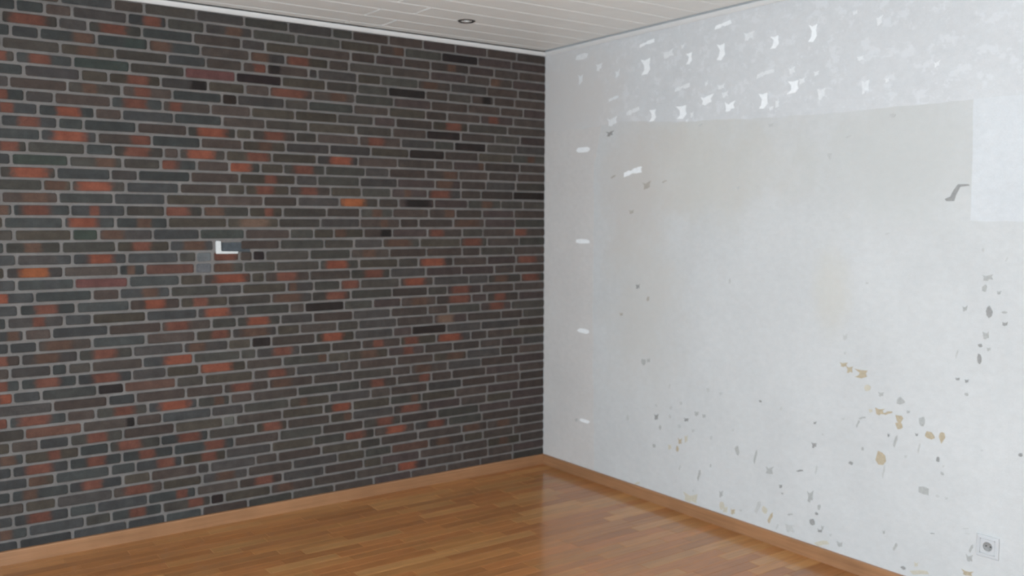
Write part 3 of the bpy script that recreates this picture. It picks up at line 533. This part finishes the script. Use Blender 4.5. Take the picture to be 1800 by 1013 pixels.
# ------------------------------------------------------------------ parquet
# strips run along the brick wall; three strips of 70 mm make one board
SW = 0.070
WOODS = [(0.375, 0.156, 0.048), (0.40, 0.172, 0.054), (0.42, 0.186, 0.058), (0.34, 0.134, 0.040), (0.385, 0.149, 0.045), (0.455, 0.218, 0.074), (0.40, 0.160, 0.049)]
def strip_geo(x0, x1, y0, y1):
    g, c, h = 0.0004, 0.0012, 0.0008
    x0 += g; x1 -= g; y0 += g; y1 -= g
    V = [(x, y, -0.014) for x, y in ((x0, y0), (x1, y0), (x1, y1), (x0, y1))]
    V += [(x, y, -h) for x, y in ((x0, y0), (x1, y0), (x1, y1), (x0, y1))]
    V += [(x, y, 0.0) for x, y in ((x0 + c, y0 + c), (x1 - c, y0 + c), (x1 - c, y1 - c), (x0 + c, y1 - c))]
    F = [(0, 1, 5, 4), (1, 2, 6, 5), (2, 3, 7, 6), (3, 0, 4, 7), (4, 5, 9, 8), (5, 6, 10, 9), (6, 7, 11, 10), (7, 4, 8, 11), (8, 9, 10, 11)]
    return V, F
def seen(x, y):
    d = Vector((x, y, 0)) - Vector(CAM_LOC)
    z = -d.dot(_b)
    if z < 0.3:
        return False
    px = 900 + d.dot(_r) / z * LENS / 36 * 1800
    py = 506.5 - d.dot(_u) / z * LENS / 36 * 1800
    return -40 < px < 1840 and py < 1045
rest = {'v': [], 'f': [], 'base': []}
y1 = 0.0
row = 0
while y1 > RY0 + 0.01:
    y0 = max(RY0, y1 - SW)
    x1 = 0.0
    first = rng.uniform(0.12, 0.45)
    ln = first
    while x1 > RX0 + 0.01:
        x0 = x1 - ln
        if x0 < RX0 + 0.1:
            x0 = RX0
        col = rng.choice(WOODS)
        q = rng.uniform(0.88, 1.12)
        col = tuple(c * q for c in col) + (1.0,)
        V, F = strip_geo(x0, x1, y0, y1)
        if seen((x0 + x1) / 2, y0) or seen(x1, y0) or seen(x0, y1) or seen(x1, y1):
            mesh('floor_strip', V, F, M_FLOOR, floor, ((x0 + x1) / 2, (y0 + y1) / 2, -0.014), attrs={'base': ('FLOAT_COLOR', [col] * len(V))})
        else:
            b0 = len(rest['v'])
            rest['v'] += V
            rest['f'] += [tuple(i + b0 for i in f) for f in F]
            rest['base'] += [col] * len(V)
        x1 = x0
        ln = rng.choice([0.28, 0.36, 0.42, 0.48, 0.55])
    y1 = y0
    row += 1
o = mesh('parquet', rest['v'], rest['f'], M_FLOOR, floor, attrs={'base': ('FLOAT_COLOR', rest['base'])})
o['kind'] = 'stuff'

# ------------------------------------------------------------------ ceiling panels
PW, GR = 0.1865, 0.006
def panel_geo(x0, x1, y0, y1):
    c = 0.0015
    z = CEIL
    V = [(x, y, z + 0.008) for x, y in ((x0, y0), (x1, y0), (x1, y1), (x0, y1))]
    V += [(x, y, z + 0.003) for x, y in ((x0, y0), (x1, y0), (x1, y1), (x0, y1))]
    V += [(x, y, z) for x, y in ((x0 + c, y0 + c), (x1 - c, y0 + c), (x1 - c, y1 - c), (x0 + c, y1 - c))]
    F = [(0, 4, 5, 1), (1, 5, 6, 2), (2, 6, 7, 3), (3, 7, 4, 0), (4, 8, 9, 5), (5, 9, 10, 6), (6, 10, 11, 7), (7, 11, 8, 4), (8, 11, 10, 9)]
    return V, F
edge = [-0.031 + GR / 2, -0.103]
while edge[-1] > RY0:
    edge.append(edge[-1] - PW)
for i in range(len(edge) - 1):
    a, b = edge[i], max(edge[i + 1], RY0)
    j0 = -1.27 if i % 2 else -1.47
    cuts = [-SLOT + GR / 2, j0, j0 - 2.6, RX0]
    for u, v in zip(cuts, cuts[1:]):
        mesh('ceiling_panel', *panel_geo(v + GR / 2, u - GR / 2, b + GR / 2, a - GR / 2), M_PANEL, ceiling, ((u + v) / 2, (a + b) / 2, CEIL))

# ------------------------------------------------------------------ cove and skirting
GAP = 0.006
def cove_profile(s):
    z1 = CEIL - GAP
    return [(0.0, TOP), (-0.005, TOP), (-0.009, TOP + 0.003), (-0.016, TOP + 0.010), (-0.021, z1 - 0.005), (-0.023, z1), (0.0, z1)]
structure(mesh('trim_1', *extrude(cove_profile(1), RX0, 0.0, 0), M_COVE), 'white cove strip above the brick wall')
structure(mesh('trim_2', *extrude(cove_profile(1), RY0, 0.0, 1), M_COVE), 'white cove strip above the scraped plaster wall')
def skirt(t):
    return [(0.0, 0.0), (-t, 0.0), (-t, BASE - 0.006), (-t + 0.003, BASE - 0.001), (-t + 0.006, BASE), (0.0, BASE)]
structure(mesh('baseboard_left', *extrude(skirt(0.017), RX0, 0.0, 0), M_BASE_X), 'light brown wooden skirting under the brick wall')
structure(mesh('baseboard_right', *extrude(skirt(0.017), RY0, -0.017, 1), M_BASE_Y), 'light brown wooden skirting under the white wall')

# ------------------------------------------------------------------ wallpaper left on the plaster wall
def sheet(outline, mat, t, name='wallpaper_sheet', label=None):
    """thin irregular sheet lying on the wall x = 0; outline [(y, z)]"""
    n = len(outline)
    ar = sum(outline[i][0] * outline[(i + 1) % n][1] - outline[(i + 1) % n][0] * outline[i][1] for i in range(n))
    if ar > 0:
        outline = outline[::-1]
    cy = sum(p[0] for p in outline) / n
    cz = sum(p[1] for p in outline) / n
    V = [(0.0, y, z) for y, z in outline] + [(-t, y, z) for y, z in outline]
    F = [tuple(range(n, 2 * n))] + [(i, (i + 1) % n, n + (i + 1) % n, n + i) for i in range(n)]
    o = mesh(name, V, F, mat, wall_right, (0.0, cy, cz))
    if label:
        o['label'] = label
    return o

def ragged(pts, step, amp):
    out = []
    for (a, b), (c, d) in zip(pts, pts[1:] + pts[:1]):
        L = math.hypot(c - a, d - b)
        k = max(1, int(L / step))
        for i in range(k):
            u = i / k
            out.append((a + (c - a) * u + (rng.uniform(-amp, amp) if i else 0), b + (d - b) * u + (rng.uniform(-amp, amp) if i else 0)))
    return out

sheet(ragged([(-0.001, BASE), (-0.001, 2.24), (-0.57, 2.243), (-0.50, 2.0), (-0.505, 1.0), (-0.53, BASE)], 0.06, 0.005), M_PAPER_DIM, 0.0005,
      label='greyish strip of wallpaper left beside the corner')
sheet(ragged([(-0.001, TOP), (-0.001, 2.24), (-0.57, 2.243), (-0.74, 2.252), (-1.25, 2.208), (-1.88, 2.175), (-2.18, 2.167), (-2.50, 2.163), (-2.90, 2.161), (-4.0, 2.16), (-4.0, TOP)], 0.05, 0.004), M_PAPER, 0.0008,
      label='pale band of wallpaper left under the ceiling')
sheet(ragged([(-2.898, 2.161), (-2.9035, 1.66), (-3.12, 1.655), (-4.0, 1.65), (-4.0, 2.16)], 0.06, 0.003), M_PAPER_BRIGHT, 0.0016,
      label='brighter block of wallpaper with a straight upright edge')

CHIPS = """f,-3752,26872,579,183;f,-5422,26024,277,231;f,-7126,25400,188,226;w,-9551,25479,421,459;w,-9627,26815,593,168;f,-11375,25965,464,235;w,-12967,25486,221,298;f,-12476,26221,128,138
W,-15238,25522,293,420;w,-15345,26887,554,176;f,-17144,26055,385,235;w,-18758,25489,260,291;f,-18247,23996,557,190;f,-3691,25491,249,316;f,-12522,23957,577,185;W,-14285,23104,485,293
f,-15587,23255,233,177;w,-15949,22602,345,264;f,-15314,23683,264,133;W,-12458,22597,418,349;w,-10163,22642,276,337;f,-8492,23015,544,222;f,-6677,22602,459,305;W,-18130,22663,294,402
f,-19002,22469,104,167;f,-6807,23955,457,152;w,-3953,21038,621,159;w,-8953,19651,360,99;f,-13258,22409,126,184;f,-12887,22119,127,93;f,-18645,22233,157,105;f,-14267,23983,121,135
d,-6498,21879,347,178;h,-13893,21783,185,68;h,-18643,21394,184,105;W,-21002,25563,264,419;W,-19929,23132,351,307;f,-20466,23374,197,162;f,-21593,22644,236,279;f,-19855,23957,201,184
f,-21278,23635,143,120;f,-23649,24019,196,115;f,-23932,22692,216,343;f,-25023,22864,124,112;f,-19013,22385,130,167;f,-24553,25568,168,224;f,-23294,26127,132,115;f,-27331,23258,151,142
h,-25346,21290,144,93;h,-22133,19683,116,139;h,-23108,20485,157,58;W,-8553,19439,764,274;W,-3987,15251,667,134;n,-9754,18633,352,245;n,-11195,18806,202,72;n,-8494,17096,219,125
d,-9120,12674,181,150;n,-6810,19230,230,102;h,-16161,13384,87,157;n,-9991,11982,106,149;n,-7711,10895,151,103;h,-16605,18299,85,88;h,-24329,13724,87,47;h,-29612,15387,52,69
h,-30583,15039,50,102;g,-29847,14268,242,156;g,-29745,13810,87,156;g,-30335,13675,85,86;g,-28947,12910,108,124;d,-29973,12870,138,243;g,-30587,12885,101,68;d,-30623,12425,117,86
h,-25267,16007,125,57;W,-4149,9506,585,141;w,-4355,3692,460,110;g,-9708,8223,178,176;g,-10097,8362,141,135;h,-11847,7077,67,171;h,-14795,7305,122,140;h,-15702,7258,119,92
h,-12761,6246,98,120;h,-10801,5776,90,75;h,-11974,5848,100,98;d,-10828,5107,173,199;h,-11905,5321,87,122;g,-13990,5854,157,142;g,-14523,5815,123,103;d,-13203,5371,193,106
g,-11151,4557,96,139;h,-12692,4901,131,97;h,-13729,4853,127,95;t,-12744,4035,164,194;l,-13228,4276,129,240;g,-10675,3358,126,115;l,-11956,3559,168,172;t,-12557,3559,99,146
h,-15073,4708,91,117;d,-18378,7254,108,66;h,-19687,7122,78,107;g,-16918,4363,143,227;g,-18131,4301,110,355;g,-19070,3775,266,241;g,-14229,2423,125,333;g,-15081,3136,61,94
h,-12778,2531,98,194;d,-19804,3134,78,87;g,-3510,3622,129,139;h,-16601,5418,87,68;h,-8384,4624,112,207;t,-23239,9795,204,120;t,-23540,9614,180,179;t,-24167,9481,351,197
l,-24538,8903,173,196;t,-25175,7889,254,174;t,-25577,7885,229,108;t,-26162,7733,183,190;t,-26153,7425,163,190;T,-25293,5762,253,292;h,-25464,5153,63,311;t,-27594,7243,231,148
t,-28149,7276,132,220;l,-24727,7852,108,98;g,-25211,8693,148,116;g,-26174,8538,183,190;g,-26575,8110,80,75;g,-24072,7122,88,198;g,-24283,7431,175,87;h,-23280,7201,114,60
d,-21717,6734,96,83;h,-22189,6262,71,62;d,-21703,5625,145,146;d,-20908,4167,199,85;h,-21863,4423,72,250;d,-23757,5192,112,100;g,-24355,5981,66,79;d,-25655,6888,62,96
g,-25996,6665,103,306;g,-27242,7813,136,223;d,-27010,7168,79,75;h,-27130,6588,59,225;d,-28016,6287,76,110;g,-28228,5704,75,73;h,-28273,6029,56,55;h,-26508,6079,60,76
d,-31472,7184,82,85;d,-28756,9895,91,72;d,-29158,9863,90,89;g,-29161,9308,72,71;d,-29636,10851,105,193;d,-29647,11434,105,70;g,-29874,11880,139,174;g,-30019,11319,86,87
d,-30640,12406,101,68;h,-28678,10966,55,179;h,-19695,7123,52,64;h,-29911,7068,52,53;h,-23264,11120,136,159;h,-23289,10363,90,80;l,-13659,862,539,305;l,-9264,758,246,109
h,-13838,1456,80,81;g,-15863,1751,125,196;l,-15929,1137,175,274;l,-16160,961,199,195;t,-16704,1006,146,174;h,-17235,1203,96,77;h,-18359,1648,185,376;l,-18821,1617,182,224
t,-19172,1298,157,334;d,-19768,3099,88,91;d,-19888,2768,66,47;g,-21561,3030,185,301;g,-22087,2648,81,140;d,-21957,2259,102,70;d,-21704,1782,164,195;d,-22165,1471,161,98
g,-22322,1667,80,123;g,-20391,1809,172,73;h,-20410,1119,301,254;l,-22264,819,443,211;g,-23294,1120,155,138;h,-22771,1441,79,87;g,-25572,2353,71,99;g,-26157,1843,104,212
d,-27891,2955,113,31;d,-26588,988,120,81;l,-27205,1360,100,128;l,-27331,1036,481,169;g,-27412,4740,295,174;h,-28054,4660,80,62;h,-28470,4670,79,62;h,-29354,3587,137,46
h,-29424,3376,136,30;g,-29615,2786,90,182;g,-29571,2358,151,167;t,-29489,1691,257,131;h,-19625,975,88,184"""
def blob(cy, cz, hy, hz, n=9, sq=0.5, jit=0.22):
    a0 = rng.uniform(0, 6.28)
    out = []
    for i in range(n):
        a = a0 + 2 * math.pi * i / n
        c, s = math.cos(a), math.sin(a)
        k = (abs(c) ** (2 / sq * .5 + 1) + abs(s) ** (2 / sq * .5 + 1)) ** (-1 / (2 / sq * .5 + 1))
        k *= 1 + rng.uniform(-jit, jit)
        out.append((cy + hy * c * k, cz + hz * s * k))
    return out
def hook(cy, cz, hy, hz):
    """a torn crescent: straight on one side, hollow on the other, with two tips"""
    P = [(-.95, 1.0), (-.1, .85), (.9, 1.0), (.75, .3), (.95, -.35), (.4, -.8), (.15, -1.0), (-.95, -.95), (-.35, -.45), (-.2, .25)]
    P = [(-(a + rng.uniform(-.13, .13)), b + rng.uniform(-.1, .1)) for a, b in P]
    return [(cy + hy * a, cz + hz * b) for a, b in P]
def torn(cy, cz, hy, hz):
    """a torn scrap, roughly four-cornered with nicked edges"""
    P = [(-1.0, .75), (-.3, .45), (.25, .6), (1.0, 1.0), (.65, .25), (.8, -.55), (.15, -.6), (-.1, -.95), (-.7, -.9), (-.65, -.1)]
    P = [(-(a + rng.uniform(-.16, .16)), b + rng.uniform(-.16, .16)) for a, b in P]
    return [(cy + hy * a, cz + hz * b) for a, b in P]
def bar(cy, cz, hy, hz):
    P = [(-1.0, -.9), (-.95, .1), (-.4, .5), (-.2, .3), (.1, .75), (.95, 1.0), (1.0, .0), (.3, -.35), (-.1, -.2), (-.35, -.7)]
    P = [(-(a + rng.uniform(-.08, .08)), b + rng.uniform(-.15, .15)) for a, b in P]
    return [(cy + hy * a, cz + hz * b) for a, b in P]
def slant(cy, cz, hy, hz):
    P = [(-1, -.55), (-.4, -1.0), (.3, -.2), (1.0, .35), (.85, 1.0), (.1, .75), (-.45, .1)]
    P = [(-(a + rng.uniform(-.1, .1)), b + rng.uniform(-.1, .1)) for a, b in P]
    return [(cy + hy * a, cz + hz * b) for a, b in P]

for ent in CHIPS.replace('\n', ';').split(';'):
    k, cy, cz, hy, hz = ent.split(',')
    cy, cz, hy, hz = (int(q) / 10000 for q in (cy, cz, hy, hz))
    if cz - hz < BASE + 0.001:
        cz += BASE + 0.001 - (cz - hz)
    if k in 'Wwf':
        mat = M_FAINT if k == 'f' else M_SCRAP
        if hz > hy * 0.8 and k != 'f':
            P = hook(cy, cz, hy, hz)
        elif hy > hz * 2.2 and abs(cy + 0.43) < 0.07:
            P = blob(cy, cz, hy, hz, 10, 0.35, 0.10)
        elif hy > hz * 2.2:
            P = bar(cy, cz, hy, hz)
        else:
            P = torn(cy, cz, hy, hz)
        sheet(P, mat, rng.uniform(0.0026, 0.0029), 'wallpaper_scrap')
    else:
        asp = hz / max(hy, 1e-5)
        if (asp > 1.9 or asp < 0.5) and k != 'T':
            P = slant(cy, cz, hy, hz)
        elif hy > 0.03 or hz > 0.03:
            P = hook(cy, cz, hy, hz) if k == 't' else torn(cy, cz, hy, hz)
        else:
            P = torn(cy, cz, hy, hz) if rng.random() < 0.6 else blob(cy, cz, hy, hz, 8, 0.9, 0.3)
        sheet(P, M_CHIP[k], rng.uniform(0.0019, 0.0022), 'bare_patch' if k in 'tTl' else 'plaster_chip')
# the long bent crack beside the bright block
cr = [(-2.893, 1.8085), (-2.850, 1.8070), (-2.832, 1.777), (-2.822, 1.752), (-2.794, 1.747)]
wd = [0.004, 0.007, 0.010, 0.012, 0.006]
left = [(y - w_ * .7, z - w_ * .8) for (y, z), w_ in zip(cr, wd)]
right = [(y + w_ * .7, z + w_ * .8) for (y, z), w_ in zip(cr, wd)]
sheet(left + right[::-1], M_CHIP['d'], 0.0019, 'plaster_crack')

# ------------------------------------------------------------------ things
def thing(name, loc, label, cat):
    o = bpy.data.objects.new(name, None)
    o.empty_display_size = 0.1
    o.location = loc
    o['label'] = label
    o['category'] = cat
    COL.objects.link(o)
    return o
def part(name, geo, mat, parent, smooth=False, label=None):
    o = mesh(name, geo[0], geo[1], mat, None, None, smooth)
    o.parent = parent
    if label:
        o['label'] = label
    return o

# recessed spot in the ceiling
dl = thing('downlight', (-0.942, -0.497, CEIL), 'small round recessed spotlight with a dark ring in the white panelled ceiling', 'ceiling light')
part('ring', lathe([(0.0335, 0.0002), (0.0345, -0.004), (0.042, -0.0055), (0.048, -0.003), (0.050, 0.0)], 40), M_DARKSTEEL, dl, True, 'dark metal ring')
part('reflector', lathe([(0.0335, 0.0), (0.026, 0.005), (0.0125, 0.0077)], 40), M_DARKSTEEL, dl, True)
part('lamp', lathe([(0.0150, 0.0074), (0.0150, -0.004), (0.012, -0.0065), (0.006, -0.0075), (0.0001, -0.0078)], 32), M_GLASSY, dl, True, 'pale lamp front')

# socket low on the plaster wall; local axes: x out of the wall, y and z in the wall
so = thing('wall_socket', (0.0, -3.033, 0.3085), 'square white wall socket with one round dark cup low on the scraped wall', 'socket')
def on_wall(v):                           # lathe's z becomes the way out of the wall (-x)
    return [(-h, a, b) for a, b, h in v]
hw = 0.046
def frame_geo():
    o_, i_ = hw, hw - 0.014
    loops = []
    for h, d in ((o_, 0.0), (o_, 0.006), (o_ - 0.002, 0.0085), (i_, 0.0095), (i_ - 0.001, 0.007)):
        loops.append([(-d, -h, -h), (-d, h, -h), (-d, h, h), (-d, -h, h)])
    V = [v for lp in loops for v in lp]
    F = [(j * 4 + i, (j * 4 + (i + 1) % 4), (j + 1) * 4 + (i + 1) % 4, (j + 1) * 4 + i) for j in range(len(loops) - 1) for i in range(4)]
    return V, F
part('frame', frame_geo(), M_PLASTIC, so)
def plate_geo():
    n = 32
    h = hw - 0.0152
    V, F = [], []
    for i in range(n):
        a = 2 * math.pi * (i + .5) / n
        c, s = math.cos(a), math.sin(a)
        k = h / max(abs(c), abs(s))
        V.append((-0.0075, k * c, k * s))
    for i in range(n):
        a = 2 * math.pi * (i + .5) / n
        V.append((-0.0075, 0.0195 * math.cos(a), 0.0195 * math.sin(a)))
    F = [(i, (i + 1) % n, n + (i + 1) % n, n + i) for i in range(n)]
    return V, F
part('cover_plate', plate_geo(), M_PLASTIC, so)
v_, f_ = lathe([(0.0195, 0.0075), (0.0185, 0.0005), (0.0001, 0.0004)], 32)
part('cup', (on_wall(v_), f_), M_CHIP['d'], so, True, 'grey recessed cup')
for s in (-1, 1):
    v_, f_ = lathe([(0.0032, 0.0004), (0.0032, 0.0012), (0.0001, 0.0013)], 12)
    part('contact_hole', ([(x, y + s * 0.0095, z) for x, y, z in on_wall(v_)], f_), M_BLACK, so)
v_, f_ = lathe([(0.0035, 0.0005), (0.0035, 0.002), (0.0001, 0.0026)], 14)
part('screw', (on_wall(v_), f_), M_CHROME, so, True)

# box in the brick wall where half a brick is missing; L-shaped white rim
XB0, XB1, ZB0, ZB1 = -2.212, -2.055, 1.4735, 1.541
wb = thing('wall_box', (XB0, 0.0, ZB0), 'small opening in the brick wall with a bright white L-shaped rim', 'wall box')
def loc(g):
    return [(x - XB0, y, z - ZB0) for x, y, z in g[0]], g[1]
part('back_plate', loc(box(XB0 + .02, XB1 + 0.03, 0.0035, BH + .001, ZB0 + .008, ZB1 - 0.008)), M_CAVITY, wb, label='dull blue-grey filler plate')
def l_rim():
    t0, t1 = 0.026, 0.0125
    P = [(XB0, ZB0), (XB0 + 0.115, ZB0 - 0.001), (XB0 + 0.118, ZB0 + t1 * .8), (XB0 + t0 + 0.004, ZB0 + t1), (XB0 + t0, ZB0 + t1 + 0.006), (XB0 + t0 - 0.001, ZB1 - 0.003), (XB0 + t0 - 0.006, ZB1), (XB0 + 0.003, ZB1 + 0.001), (XB0 - 0.001, ZB1 - 0.006)]
    n = len(P)
    cx, cz = sum(a for a, b in P) / n, sum(b for a, b in P) / n
    V = [(x, BH, z) for x, z in P] + [(x, -0.006, z) for x, z in P]
    F = [tuple(range(n, 2 * n))] + [(i, (i + 1) % n, n + (i + 1) % n, n + i) for i in range(n)]
    return V, F
part('rim', loc(l_rim()), M_RIM, wb, label='white L-shaped rim')
